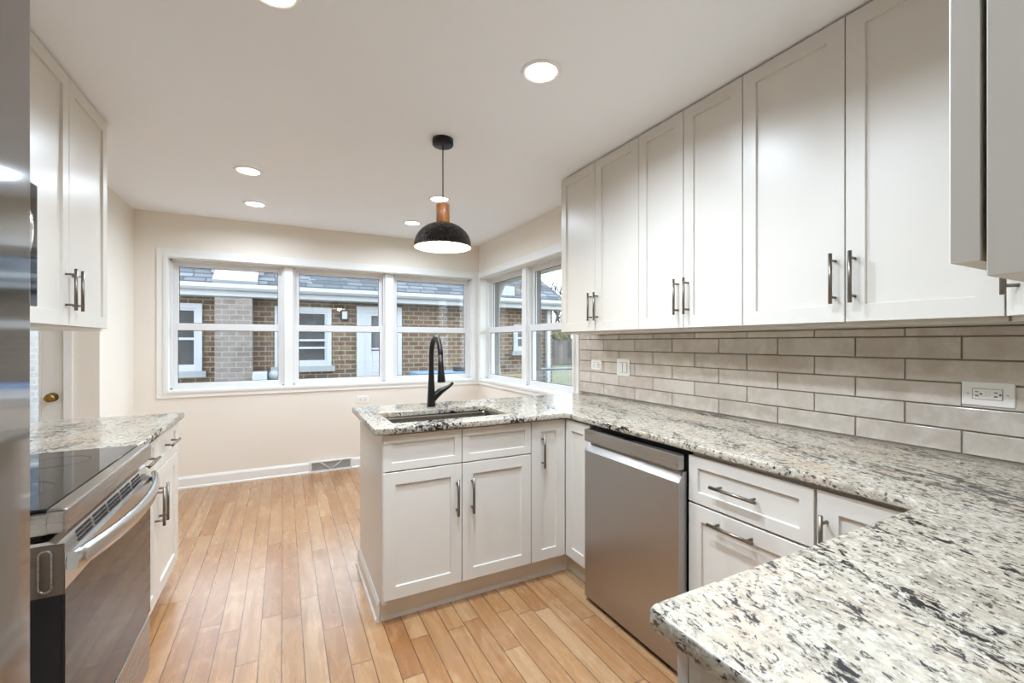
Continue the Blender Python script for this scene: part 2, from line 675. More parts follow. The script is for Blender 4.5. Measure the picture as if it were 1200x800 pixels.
wh.box(HX, DX0 - 0.004, HY1, HY1 + 0.13, 0, ZC).box(DX1 + 0.004, XL - 0.13, HY1, HY1 + 0.13, 0, ZC).box(DX0 - 0.004, DX1 + 0.004, HY1, HY1 + 0.13, DZ + 0.004, ZC)
struct('wall_hall_back', wh, 'wall_paint')
struct('wall_hall_front', MB().box(HX, XL - 0.13, HY0 - 0.12, HY0, 0, ZC), 'wall_paint')
struct('wall_hall_left', MB().box(HX - 0.1, HX, HY0 - 0.12, HY1 + 0.13, 0, ZC), 'wall_paint')


def base_profile(mb, a, b, n, h=0.108, t=0.014):
    """baseboard from a to b (floor points at the wall), n = into the room"""
    a, b, n = Vector((*a, 0)), Vector((*b, 0)), Vector((*n, 0))
    pr = [(0, 0), (t + 0.008, 0), (t + 0.008, 0.012), (t, 0.02), (t, h - 0.02), (t * 0.45, h - 0.004), (t * 0.3, h), (0, h)]
    mb.prism([a + n * u + Z_ * v for u, v in pr], b - a)
    return mb


struct('baseboard_back', base_profile(base_profile(MB(), (XL, YB), (0.228, YB), (0, -1)), (0.627, YB), (XW, YB), (0, -1)), 'trim_paint')
struct('baseboard_right', base_profile(MB(), (XW, 2.78), (XW, YB), (-1, 0)), 'trim_paint')
struct('baseboard_left', base_profile(MB(), (XL, HY1), (XL, YB), (1, 0)), 'trim_paint')
struct('baseboard_hall', base_profile(MB(), (-1.27, HY1), (XL, HY1), (0, -1)), 'trim_paint')


# window casings and windows -------------------------------------------------
def frame_to_world(wall):
    """(along, out, up) -> world; along grows to the right seen from inside, out goes to the outside"""
    if wall == 'back':
        return lambda u, n, z: Vector((u, YB + n, z))
    return lambda u, n, z: Vector((XW + n, u, z))


def wbox(mb, F, u0, u1, n0, n1, z0, z1, bev=0.0):
    a, b = F(u0, n0, z0), F(u1, n1, z1)
    mb.box(min(a.x, b.x), max(a.x, b.x), min(a.y, b.y), max(a.y, b.y), z0, z1, bev)
    return mb


def casing(wall, u0, u1, skip=None):
    F = frame_to_world(wall)
    mb = MB()
    cw = 0.075
    for n0, n1, k in ((-0.012, 0.0, 0.0), (-0.019, -0.012, 0.045), (-0.022, -0.019, 0.055)):
        a0 = u0 - cw + k
        a1 = u1 + cw - k
        lo, hi = OZ0 - 0.062 + k * 0.8, OZ1 + cw - k
        wbox(mb, F, a0, u0, n0, n1, lo, hi, 0.0015)
        wbox(mb, F, u1, a1, n0, n1, lo, hi, 0.0015)
        wbox(mb, F, u0, u1, n0, n1, OZ1, hi, 0.0015)
        wbox(mb, F, u0, u1, n0, n1, lo, OZ0, 0.0015)
    # jamb liners
    wbox(mb, F, u0, u0 + 0.006, -0.012, TW, OZ0, OZ1)
    wbox(mb, F, u1 - 0.006, u1, -0.012, TW, OZ0, OZ1)
    wbox(mb, F, u0, u1, -0.012, TW, OZ1 - 0.006, OZ1)
    wbox(mb, F, u0, u1, -0.012, TW, OZ0, OZ0 + 0.006)
    return mb


cb = casing('back', OB0, OB1)
for a, b in ((0.004, 0.083), (0.976, 1.063)):
    wbox(cb, frame_to_world('back'), a, b, 0.055, TW, OZ0 + 0.006, OZ1 - 0.006, 0.004)
struct('trim_1', cb, 'trim_paint')
cr = casing('right', OR0, OR1)
wbox(cr, frame_to_world('right'), 3.778, 3.858, 0.055, TW, OZ0 + 0.006, OZ1 - 0.006, 0.004)
struct('trim_2', cr, 'trim_paint')


def window(idx, wall, u0, u1):
    F = frame_to_world(wall)
    z0, z1 = OZ0 + 0.006, OZ1 - 0.006
    u0 += 0.001
    u1 -= 0.001
    fr = MB()
    for a, b in ((u0, u0 + 0.014), (u1 - 0.014, u1)):
        wbox(fr, F, a, b, 0.075, 0.165, z0, z1)
    wbox(fr, F, u0, u1, 0.075, 0.165, z1 - 0.012, z1)
    wbox(fr, F, u0, u1, 0.075, 0.165, z0, z0 + 0.012)
    root = struct('window_%d' % idx, fr, 'vinyl')

    def sash(name, n0, n1, a0, a1, b0, b1, top, bot, st=0.044):
        s = MB()
        wbox(s, F, a0, a0 + st, n0, n1, b0, b1, 0.003)
        wbox(s, F, a1 - st, a1, n0, n1, b0, b1, 0.003)
        wbox(s, F, a0 + st, a1 - st, n0, n1, b1 - top, b1, 0.003)
        wbox(s, F, a0 + st, a1 - st, n0, n1, b0, b0 + bot, 0.003)
        so = part(name, s, 'vinyl', root)
        gp = MB()
        wbox(gp, F, a0 + st - 0.006, a1 - st + 0.006, (n0 + n1) / 2 - 0.003, (n0 + n1) / 2 + 0.003, b0 + bot - 0.006, b1 - top + 0.006)
        part('pane', gp, 'clear_glass', so)
        ga = MB()                                       # dark glazing gasket
        m0, m1 = (n0 + n1) / 2 - 0.007, (n0 + n1) / 2 - 0.0035
        g = 0.004
        ia, ib, iz0, iz1 = a0 + st, a1 - st, b0 + bot, b1 - top
        wbox(ga, F, ia, ia + g, m0, m1, iz0, iz1)
        wbox(ga, F, ib - g, ib, m0, m1, iz0, iz1)
        wbox(ga, F, ia + g, ib - g, m0, m1, iz1 - g, iz1)
        wbox(ga, F, ia + g, ib - g, m0, m1, iz0, iz0 + g)
        part('gasket', ga, 'slot_dark', so)
        return so
    sash('upper_sash', 0.122, 0.152, u0 + 0.012, u1 - 0.012, 1.435, z1 - 0.010, 0.046, 0.040, 0.042)
    sash('lower_sash', 0.088, 0.119, u0 + 0.006, u1 - 0.006, z0 + 0.008, 1.474, 0.064, 0.046, 0.044)
    return root


oj = MB()
for a, b in ((OR0 - 0.001, OR0 + 0.012), (OR1 - 0.012, OR1 + 0.001), (3.772, 3.778), (3.858, 3.864)):
    wbox(oj, frame_to_world('right'), a, b, 0.166, TW + 0.03, OZ0, OZ1)
struct('trim_5', oj, 'jamb_grey')

window(1, 'back', OB0 + 0.006, 0.004)
window(2, 'back', 0.083, 0.976)
window(3, 'back', 1.063, OB1 - 0.006)
window(4, 'right', 3.858, OR1 - 0.006)
window(5, 'right', OR0 + 0.006, 3.778)

# side door with a full glass light -------------------------------------------
dm = MB()
yd0, yd1 = HY1 + 0.02, HY1 + 0.062
st = 0.11
dm.box(DX0, DX0 + st, yd0, yd1, 0.012, DZ, 0.002).box(DX1 - st, DX1, yd0, yd1, 0.012, DZ, 0.002)
dm.box(DX0 + st, DX1 - st, yd0, yd1, DZ - 0.13, DZ, 0.002).box(DX0 + st, DX1 - st, yd0, yd1, 0.012, 0.26, 0.002)
for a, b, c, d in ((DX0 + st, DX0 + st + 0.012, 0.26, DZ - 0.13), (DX1 - st - 0.012, DX1 - st, 0.26, DZ - 0.13)):
    dm.box(a, b, yd0 - 0.006, yd1 + 0.004, c, d, 0.002)
for c, d in ((0.26, 0.272), (DZ - 0.142, DZ - 0.13)):
    dm.box(DX0 + st + 0.012, DX1 - st - 0.012, yd0 - 0.006, yd1 + 0.004, c, d, 0.002)
dr = struct('door_1', dm, 'trim_paint')
part('pane', MB().box(DX0 + st + 0.01, DX1 - st - 0.01, HY1 + 0.038, HY1 + 0.044, 0.27, DZ - 0.14), 'clear_glass', dr)
kn = MB()
kz, kx = 0.93, -1.385
prof = [(0.0, 0), (0.031, 0), (0.031, 0.006), (0.014, 0.012), (0.012, 0.03), (0.022, 0.038), (0.029, 0.05), (0.028, 0.062), (0.018, 0.07), (0.0, 0.071)]
kb = MB().lathe(prof, (0, 0, 0), 24)
bmesh.ops.rotate(kb.bm, verts=kb.bm.verts[:], cent=(0, 0, 0), matrix=Matrix.Rotation(PI / 2, 3, 'X'))
bmesh.ops.translate(kb.bm, verts=kb.bm.verts[:], vec=(kx, yd0, kz))
part('door_knob', kb, 'brass', dr, 'aged brass round knob')
dt = MB()
for a, b in ((DX0 - 0.06, DX0 - 0.008), (DX1 + 0.008, DX1 + 0.056)):
    dt.box(a, b, HY1 - 0.016, HY1 + 0.0, 0, DZ + 0.06, 0.003)
dt.box(DX0 - 0.008, DX1 + 0.008, HY1 - 0.016, HY1, DZ + 0.008, DZ + 0.06, 0.003)
struct('trim_3', dt, 'trim_paint')

# ================================================================== cabinets
ZU0, ZU1 = 1.371, 2.427          # upper doors
XU = 1.724                       # front of the right-hand upper doors
WHITE = 'cabinet_paint'
GAP = 0.0018


def door_on(root, name, O, U, N, w, h, hc=None, hax=None, rail=0.057, t=0.02):
    """a shaker front on the plane through O; O is the lower start corner on the FRONT plane"""
    O, U, N = Vector(O), Vector(U).normalized(), Vector(N).normalized()
    d = part(name, MB().shaker(O - N * t + U * GAP, U, N, w - 2 * GAP, h, t, rail), WHITE, root)
    if hc is not None:
        part('handle', MB().handle(hc, hax, N), 'nickel', d)
    return d


def upper_unit(y_far, y_mid, y_near, label, group):
    r = thing('wall_cabinet', ((XU + XW) / 2, (y_far + y_near) / 2, ZU0 - 0.014), label, 'cabinet', group)
    part('body', MB().box(XU + 0.023, XW - 0.001, y_near + 0.0006, y_far - 0.0006, ZU0 - 0.014, ZU1 + 0.004, 0.001), WHITE, r)
    for a, b, hy in ((y_far, y_mid, y_mid + 0.03), (y_mid, y_near, y_mid - 0.03)):
        door_on(r, 'door', (XU, a, ZU0), -Y_, -X_, a - b, ZU1 - ZU0, (XU, hy, 1.522), Z_)
    return r


G_UP = 'white wall cabinets along the tiled wall'
upper_unit(2.584, 2.2075, 1.827, 'white shaker wall cabinet with two doors, at the window end of the tiled wall', G_UP)
upper_unit(1.827, 1.5215, 1.210, 'narrow white two-door wall cabinet, the middle one over the dishwasher side of the tiled wall', G_UP)
upper_unit(1.210, 0.826, 0.444, 'widest-looking white two-door wall cabinet with two large handles, nearest on the tiled wall', G_UP)

# diagonal corner cabinet
A, B = Vector((XU, 0.442, 0)), Vector((1.447, 0.152, 0))
Ud = (B - A).normalized()
Nd = Vector((Ud.y, -Ud.x, 0))
if Nd.dot(Vector((-1, 1, 0))) < 0:
    Nd = -Nd
r = thing('corner_wall_cabinet', (1.85, 0.1, ZU0 - 0.014), 'white diagonal corner wall cabinet with one door, mostly hidden at the right edge', 'cabinet')
A2, B2 = A - Nd * 0.023, B - Nd * 0.023
pts = [(A2.x, A2.y), (B2.x, B2.y), (1.447, YN + 0.001), (XW - 0.001, YN + 0.001), (XW - 0.001, 0.4425), (A2.x + 0.02, 0.4425)]
part('body', MB().prism([Vector((a, b, ZU0 - 0.014)) for a, b in pts], (0, 0, ZU1 - ZU0 + 0.018)), WHITE, r)
dl = (B - A).length
door_on(r, 'door', A - Ud * 0.003 + Z_ * ZU0, Ud, Nd, dl - 0.02, ZU1 - ZU0, A + Ud * 0.040 + Z_ * 1.513, Z_)

# near wall cabinet beside the camera
XN = 0.531
r = thing('wall_cabinet', (1.0, 0.0, 1.357), 'wall cabinet in shadow at the right edge, seen from its side panel', 'cabinet', 'wall cabinets over the near counter')
part('body', MB().box(XN, 1.444, YN + 0.001, 0.148, 1.357, ZU1 + 0.004, 0.001), WHITE, r)
nd = 3
for k, (a, b) in enumerate(((XN - 0.002, 0.988), (0.988, 1.442))):
    door_on(r, 'door', (a, 0.172, ZU0), X_, Y_, b - a, ZU1 - ZU0, ((b - 0.035 if k == 0 else a + 0.035), 0.172, 1.522), Z_)

# ---- left wall cabinets
XUL = -0.81
r = thing('wall_cabinet', (-0.97, 2.53, 1.357), 'white two-door wall cabinet on the left wall above the short granite counter', 'cabinet')
part('body', MB().box(XL + 0.001, XUL - 0.023, 2.072, 2.988, 1.357, ZU1 + 0.004, 0.001), WHITE, r)
for a, b, hy in ((2.072, 2.53, 2.495), (2.53, 2.988, 2.565)):
    door_on(r, 'door', (XUL, a, ZU0), Y_, X_, b - a, ZU1 - ZU0, (XUL, hy, 1.522), Z_)
r = thing('wall_cabinet', (-0.97, 1.7, 1.83), 'short white wall cabinet above the microwave, hidden behind the refrigerator edge', 'cabinet')
part('body', MB().box(XL + 0.001, XUL - 0.023, 1.312, 2.070, 1.832, ZU1 + 0.004, 0.001), WHITE, r)
for a, b in ((1.312, 1.691), (1.691, 2.070)):
    door_on(r, 'door', (XUL, a, 1.838), Y_, X_, b - a, ZU1 - 1.838)

# ---- base cabinets: peninsula
XB, YP, ZD0, ZD1 = 1.394, 2.046, 0.120, 0.868
ZCB, ZCT = 0.884, 0.914
XE = 0.397
r = thing('sink_base_cabinet', (0.78, 2.35, 0), 'white sink cabinet at the free end of the peninsula, four shaker fronts', 'cabinet')
body = MB()
body.box(XE + 0.018, 0.43, 2.069, 2.68, 0.104, ZCB - 0.001).box(1.155, 1.177, 2.069, 2.68, 0.104, ZCB - 0.001)
body.box(0.43, 1.155, 2.069, 2.68, 0.104, 0.122).box(0.43, 1.155, 2.66, 2.68, 0.122, ZCB - 0.001).box(0.43, 1.155, 2.069, 2.088, 0.69, ZCB - 0.001)
part('body', body, WHITE, r)
part('toe_kick', MB().box(XE + 0.001, 1.178, 2.104, 2.118, 0.0, 0.104), WHITE, r)
sp = MB()
sp.prism([Vector((XE, a, b)) for a, b in ((2.050, 0.106), (2.108, 0.106), (2.108, 0), (2.70, 0), (2.70, ZCB - 0.001), (2.050, ZCB - 0.001))], (0.018, 0, 0))
part('side_panel', sp, WHITE, r)
part('back_panel', MB().box(XE + 0.018, 1.178, 2.682, 2.70, 0, ZCB - 0.001), WHITE, r)
part('base_moulding', base_profile(MB(), (XE, 2.104), (XE, 2.715), (-1, 0), 0.095, 0.013), WHITE, r)
for a, b, s in ((0.3985, 0.782, 1), (0.782, 1.1756, -1)):
    door_on(r, 'false_drawer_front', (a, YP, 0.709), X_, -Y_, b - a, 0.166, rail=0.038)
    hx = b - 0.03 if s > 0 else a + 0.05
    hx = (0.752 if s > 0 else 0.832)
    door_on(r, 'door', (a, YP, ZD0), X_, -Y_, b - a, 0.583, (hx, YP, 0.547), Z_)

r = thing('corner_base_cabinet', (1.5, 2.2, 0), 'white inside-corner base cabinet with two narrow folding doors between sink cabinet and dishwasher', 'cabinet')
bd = MB()
pts = [(1.1785, 2.069), (1.417, 2.069), (1.417, 1.8235), (XW - 0.003, 1.8235), (XW - 0.003, 2.68), (1.1785, 2.68)]
bd.prism([Vector((a, b, 0.104)) for a, b in pts], (0, 0, ZCB - 0.105))
part('body', bd, WHITE, r)
tk = MB().box(1.1785, 1.448, 2.104, 2.118, 0.0, 0.104).box(1.448, 1.462, 1.8235, 2.118, 0, 0.104)
part('toe_kick', tk, WHITE, r)
part('back_panel', MB().box(1.1785, XW - 0.003, 2.682, 2.70, 0, ZCB - 0.001), WHITE, r)
door_on(r, 'door', (1.1775, YP, ZD0), X_, -Y_, 0.2145, 0.755, (1.241, YP, 0.715), Z_)
door_on(r, 'door', (XB, YP - 0.0, ZD0), -Y_, -X_, 0.222, 0.755)

# ---- dishwasher
DW0, DW1, DWX = 1.213, 1.808, 1.350
r = thing('dishwasher', (1.66, 1.50, 0), 'brushed stainless steel dishwasher with pocket handle between white base cabinets', 'dishwasher')
part('body', MB().box(1.41, 1.98, DW0 - 0.006, DW1 + 0.008, 0.105, 0.878), 'black_plastic', r)
part('toe_panel', MB().box(1.41, 1.43, DW0, DW1, 0.0, 0.105), 'black_plastic', r)
dd = MB()
# lower door skin with a sloped lip at its top (the pocket handle)
prof = [(DWX + 0.045, 0.024), (DWX + 0.004, 0.024), (DWX, 0.029), (DWX, 0.758), (DWX + 0.004, 0.764), (DWX + 0.026, 0.797), (DWX + 0.045, 0.797)]
dd.prism([Vector((a, DW0, b)) for a, b in prof], (0, DW1 - DW0, 0))
door = part('door', dd, 'stainless_dark', r)
part('pocket_lip', MB().prism([Vector((a, DW0 + 0.006, b)) for a, b in ((DWX + 0.0030, 0.7645), (DWX + 0.0250, 0.7975), (DWX + 0.0262, 0.7968), (DWX + 0.0042, 0.7638))], (0, DW1 - DW0 - 0.012, 0)), 'stainless_lip', door, 'bright bevelled lip of the pocket handle')
part('control_panel', MB().box(DWX - 0.004, DWX + 0.03, DW0, DW1, 0.806, 0.866, 0.003), 'stainless', r)

# ---- drawer base and blind cabinet on the right run
r = thing('drawer_base_cabinet', (1.72, 0.972, 0), 'white base cabinet with two drawers and horizontal bar pulls right of the dishwasher', 'cabinet')
part('body', MB().box(1.417, XW - 0.003, 0.745, 1.202, 0.104, ZCB - 0.001), WHITE, r)
part('toe_kick', MB().box(1.448, 1.462, 0.745, 1.202, 0, 0.104), WHITE, r)
door_on(r, 'drawer', (XB, 1.2065, 0.690), -Y_, -X_, 0.4585, 0.176, (XB, 0.998, 0.778), Y_, rail=0.042)
door_on(r, 'drawer', (XB, 1.2065, ZD0), -Y_, -X_, 0.4585, 0.562, (XB, 1.008, 0.641), Y_)
r = thing('blind_base_cabinet', (1.72, 0.4, 0), 'white corner base cabinet partly hidden by the near counter, one door with upright pull', 'cabinet')
part('body', MB().box(1.417, XW - 0.003, YN + 0.001, 0.7435, 0.104, ZCB - 0.001), WHITE, r)
part('toe_kick', MB().box(1.448, 1.462, 0.455, 0.7435, 0, 0.104), WHITE, r)
door_on(r, 'door', (XB, 0.743, ZD0), -Y_, -X_, 0.268, ZD1 - ZD0, (XB, 0.714, 0.718), Z_)

# ---- near leg of the worktop
r = thing('end_base_cabinet', (0.95, 0.15, 0), 'white base cabinet under the near granite counter, its panelled end at the bottom edge', 'cabinet')
part('body', MB().box(0.522, 1.415, YN + 0.001, 0.436, 0.104, ZCB - 0.001), WHITE, r)
part('toe_kick', MB().box(0.522, 1.415, 0.37, 0.385, 0, 0.104), WHITE, r)
part('side_panel', MB().shaker((0.520, 0.434, 0.0), -Y_, -X_, 0.589, ZCB - 0.001, 0.018, 0.06), WHITE, r)
for a, b in ((0.505, 0.96), (0.96, 1.392)):
    door_on(r, 'door', (a, 0.459, ZD0), X_, Y_, b - a, ZD1 - ZD0, (b - 0.04, 0.459, 0.72), Z_)

# ---- left base cabinet and the small one by the range
XLB = -0.513
r = thing('left_base_cabinet', (-0.82, 2.55, 0), 'white base cabinet on the left wall beyond the range, two drawers over two doors', 'cabinet')
part('body', MB().box(XL + 0.001, XLB - 0.023, 2.128, 2.965, 0.104, ZCB - 0.001), WHITE, r)
part('toe_kick', MB().box(XLB - 0.085, XLB - 0.07, 2.128, 2.965, 0, 0.104), WHITE, r)
sp = MB().prism([Vector((a, 2.965, b)) for a, b in ((XL + 0.001, 0), (XLB - 0.075, 0), (XLB - 0.075, 0.112), (XLB, 0.112), (XLB, ZCB - 0.001), (XL + 0.001, ZCB - 0.001))], (0, 0.017, 0))
part('side_panel', sp, WHITE, r)
for a, b, s in ((2.128, 2.532, 1), (2.532, 2.966, -1)):
    door_on(r, 'drawer', (XLB, a, 0.718), Y_, X_, b - a, 0.157, (XLB, (a + b) / 2, 0.800), Y_, rail=0.04)
    door_on(r, 'door', (XLB, a, ZD0), Y_, X_, b - a, 0.592, (XLB, 2.532 - s * 0.036, 0.56), Z_)
r = thing('left_base_cabinet', (-0.82, 1.13, 0), 'narrow white base cabinet between refrigerator and range, hidden behind the refrigerator', 'cabinet')
part('body', MB().box(XL + 0.001, -0.56, 0.885, 1.366, 0.104, ZCB - 0.001), WHITE, r)
part('toe_kick', MB().box(-0.62, -0.605, 0.885, 1.366, 0, 0.104), WHITE, r)
door_on(r, 'door', (-0.537, 0.885, ZD0), Y_, X_, 0.481, ZD1 - ZD0, (-0.537, 1.32, 0.72), Z_)

# ================================================================== worktops
U = [(0.360, 2.015), (1.378, 2.015), (1.378, 0.485), (0.488, 0.485), (0.4755, 0.480), (0.473, 0.468), (0.473, YN + 0.001), (XW - 0.001, YN + 0.001), (XW - 0.001, 2.762), (0.360, 2.762)]
hole = rounded(0.465, 1.092, 2.135, 2.480, 0.012)
single('granite_worktop', slab('granite_worktop', U, [hole], ZCB, ZCT), 'granite', (1.2, 1.3, ZCB),
       'speckled white and black granite worktop running from the near corner round to the sink', 'worktop')
single('granite_worktop', slab('granite_worktop', [(XL + 0.001, 2.120), (-0.487, 2.120), (-0.487, 2.992), (XL + 0.001, 2.992)], [], ZCB, ZCT), 'granite', (-0.8, 2.55, ZCB),
       'short granite worktop on the left wall beyond the range', 'worktop')
single('granite_worktop', slab('granite_worktop', [(XL + 0.001, 0.885), (-0.535, 0.885), (-0.535, 1.368), (XL + 0.001, 1.368)], [], ZCB, ZCT), 'granite', (-0.8, 1.13, ZCB),
       'small granite worktop between refrigerator and range, hidden from view', 'worktop')

# ---- sink
x0, x1, y0, y1, zb = 0.458, 1.099, 2.128, 2.487, 0.69
s = MB()
prev = None
rings = []
for (inset, z) in ((-0.012, 0.8835), (0.0, 0.8835), (0.001, 0.87), (0.004, zb + 0.02), (0.022, zb)):
    rings.append([s.bm.verts.new((a, b, z)) for a, b in rounded(x0 + inset, x1 - inset, y0 + inset, y1 - inset, 0.022)])
for a, b in zip(rings, rings[1:]):
    for i in range(len(a)):
        j = (i + 1) % len(a)
        s.bm.faces.new([a[i], a[j], b[j], b[i]]).smooth = True
s.bm.faces.new(rings[-1])
r = thing('kitchen_sink', (0.78, 2.3, 0.69), 'stainless steel undermount sink bowl set into the peninsula worktop', 'sink')
part('bowl', s, 'sink_steel', r)
part('drain', MB().lathe([(0, 0.004), (0.03, 0.003), (0.044, 0.006), (0.046, 0.001)], (0.778, 2.33, zb), 24), 'chrome', r)

# ---- faucet
FX, FY = 0.792, 2.590
r = thing('kitchen_faucet', (FX, FY, ZCT), 'matte black gooseneck kitchen faucet behind the sink', 'faucet')
pts, rad = [(FX, FY, ZCT), (FX, FY, ZCT + 0.012)], [0.0275, 0.0265]
for k in range(1, 13):
    z = ZCT + 0.012 + k * (0.30 - 0.012) / 12
    q = k / 12
    pts.append((FX, FY, z))
    rad.append(0.0265 - 0.0115 * min(1, q * 1.25) ** 0.8)
RA = 0.088
for k in range(1, 17):
    a = PI * k / 16 * 0.97
    pts.append((FX, FY - RA + RA * math.cos(a), ZCT + 0.30 + RA * 1.28 * math.sin(a)))
    rad.append(0.0150)
part('body', MB().tube(pts, rad, 20), 'black_metal', r)
e = Vector(pts[-1])
d = (Vector(pts[-1]) - Vector(pts[-2])).normalized()
d = Vector((0, -0.10, -1)).normalized()
sp = [e - d * 0.004, e + d * 0.05, e + d * 0.10, e + d * 0.145, e + d * 0.152]
part('spray_head', MB().tube(sp, [0.0152, 0.0165, 0.0195, 0.0235, 0.021], 20), 'black_metal', r)
lv = Vector((1, 0, 0.62)).normalized()
b0 = Vector((FX, FY, ZCT + 0.035))
lp = [b0 + Vector((0.0, 0, 0)), b0 + Vector((0.030, 0, 0.032)), b0 + Vector((0.055, 0, 0.053)), b0 + Vector((0.085, 0, 0.068)), b0 + Vector((0.112, -0.004, 0.083)), b0 + Vector((0.136, -0.006, 0.102))]
part('lever', MB().tube(lp, [0.022, 0.022, 0.0205, 0.015, 0.010, 0.0085], 16), 'black_metal', r)

# ================================================================== backsplash
TZ0, TH, TWD = 0.914, 0.0797, 0.3135
bs = MB()
bs.box(XW - 0.004, XW - 0.0005, YN + 0.002, 2.806, ZCT + 0.0005, ZU0 - 0.015)
struct('backsplash_grout', bs, 'grout')
tl = MB()
z = 1.0025 - TH
row = 0
while z < 1.37:
    zz0, zz1 = max(z, ZCT + 0.002), min(z + TH, ZU0 - 0.016)
    start = 0.627 if row % 2 == 0 else 0.781     # vertical joints measured on the wall
    if row % 2 == 0:
        start = 0.627
    y = start - 4 * TWD
    while y < 2.81:
        a, b = max(y, YN + 0.004), min(y + TWD, 2.805)
        if b - a > 0.012 and zz1 - zz0 > 0.008:
            j = 0.0026
            dx = random.uniform(0, 0.0012)
            tl.box(XW - 0.0105 - dx, XW - 0.002, a + j, b - j, zz0 + j, zz1 - j, 0.0018)
        y += TWD
    z += TH
    row += 1
struct('backsplash_tile', tl, 'tile_glaze')

# ================================================================== range
RX, R0, R1 = -0.447, 1.376, 2.114
r = thing('electric_range', (-0.8, 1.745, 0), 'stainless electric range with black glass cooktop left of the aisle', 'stove')
part('body', MB().box(XL + 0.003, RX - 0.066, R0 + 0.004, R1 - 0.004, 0.04, 0.856), 'rubber_black', r)
for yy in (R0 + 0.06, R1 - 0.06):
    for xx in (-1.05, -0.6):
        part('foot', MB().tube([(xx, yy, 0), (xx, yy, 0.041)], 0.018, 10), 'rubber_black', r)
tp = MB()
tp.box(XL + 0.003, RX - 0.03, R0, R1, 0.862, 0.912, 0.003)
tp.box(RX - 0.034, RX + 0.002, R0, R1, 0.862, 0.919, 0.006, 3)
part('cooktop_frame', tp, 'stainless', r)
ck = part('cooktop', MB().box(XL + 0.08, RX - 0.036, R0 + 0.012, R1 - 0.012, 0.9118, 0.9185, 0.002), 'black_glass', r)
for cx, cyy, rr in ((-0.64, 1.58, 0.10), (-0.64, 1.92, 0.075), (-0.93, 1.58, 0.075), (-0.93, 1.92, 0.09)):
    q = rr
    part('burner_ring', MB().lathe([(q - 0.0012, 0.9184), (q + 0.0012, 0.9184), (q + 0.0012, 0.9188), (q - 0.0012, 0.9188), (q - 0.0012, 0.9184)], (cx, cyy, 0), 48), 'slot_dark', ck)
bgd = part('backguard', MB().box(XL + 0.003, XL + 0.078, R0 + 0.004, R1 - 0.004, 0.912, 1.06, 0.008), 'stainless', r)
part('control_display', MB().box(XL + 0.078, XL + 0.081, 1.62, 1.87, 0.955, 1.03), 'black_glass', bgd)
# oven door: stainless upper band with vent slots, glass below
DT = RX - 0.064
db = MB()
band = [(DT, 0.732), (RX, 0.732), (RX, 0.790), (RX - 0.007, 0.800), (RX - 0.016, 0.838), (RX - 0.030, 0.846), (DT, 0.846)]
db.prism([Vector((a, R0, b)) for a, b in band], (0, R1 - R0, 0), 0.0)
od = part('oven_door', db, 'stainless_light', r)
sl = MB()
nrm = Vector((0.038, 0, 0.009)).normalized()
tang = Vector((-0.009, 0, 0.038)).normalized()
for gk in range(5):
    ya = R0 + 0.10 + gk * 0.112
    for rw in range(3):
        for h2 in range(2):
            c = Vector((RX - 0.0082, 0, 0.8045)) + tang * (0.003 + rw * 0.0105)
            a = ya + h2 * 0.050
            pq = [c + nrm * 0.0008 - tang * 0.0034, c + nrm * 0.0008 + tang * 0.0034, c - nrm * 0.002 + tang * 0.0034, c - nrm * 0.002 - tang * 0.0034]
            sl.prism([Vector((q.x, a, q.z)) for q in pq], (0, 0.044, 0))
part('vent_slots', sl, 'rubber_black', od)
part('oven_window', MB().box(DT + 0.004, RX - 0.001, R0 + 0.001, R1 - 0.001, 0.285, 0.7315, 0.002), 'oven_glass', od)
part('door_side', MB().box(DT - 0.001, RX - 0.006, R0 - 0.0012, R0 + 0.002, 0.285, 0.722), 'rubber_black', od)
ec = MB()
ec.box(DT - 0.002, RX - 0.001, R0 - 0.003, R0 + 0.001, 0.722, 0.838, 0.001)
cap_o = part('door_end_cap', ec, 'steel_dark_reflection', od, 'steel end cap tinted brown for a dark reflection, with a pill-shaped dimple')
st_ = []
for k in range(17):
    a = PI * k / 16
    st_.append((0.011 * math.cos(a), 0.036 + 0.011 * math.sin(a)))
for k in range(17):
    a = PI + PI * k / 16
    st_.append((0.011 * math.cos(a), -0.036 + 0.011 * math.sin(a)))
rim = MB()
cx, cz = (DT + RX) / 2 - 0.001, 0.78
rim.tube([(cx + a, R0 - 0.0034, cz + b) for a, b in st_ + st_[:1]], 0.0022, 8, cap=False)
part('dimple_rim', rim, 'stainless', cap_o)
# bowed handle
hp, n = [], 24
for k in range(n + 1):
    q = k / n
    yy = R0 + 0.004 + q * (R1 - R0 - 0.008)
    bow = math.sin(PI * q) ** 0.75
    hp.append((RX + 0.010 + 0.050 * bow, yy, 0.792))
hd = MB()
ringsh = []
for k, (hx, hy, hz) in enumerate(hp):
    q = k / n
    hh = 0.0235
    tt = 0.011
    ring = []
    for m in range(16):
        a = 2 * PI * m / 16
        ring.append(hd.bm.verts.new((hx + tt * math.copysign(abs(math.cos(a)) ** 0.7, math.cos(a)), hy, hz + hh * math.copysign(abs(math.sin(a)) ** 0.8, math.sin(a)))))
    ringsh.append(ring)
for a, b in zip(ringsh, ringsh[1:]):
    for m in range(16):
        hd.bm.faces.new([a[m], a[(m + 1) % 16], b[(m + 1) % 16], b[m]]).smooth = True
hd.bm.faces.new(ringsh[0])
hd.bm.faces.new(ringsh[-1])
part('handle', hd, 'stainless_light', od)
part('storage_drawer', MB().box(RX - 0.06, RX - 0.002, R0 + 0.001, R1 - 0.001, 0.075, 0.272, 0.004), 'stainless', r)

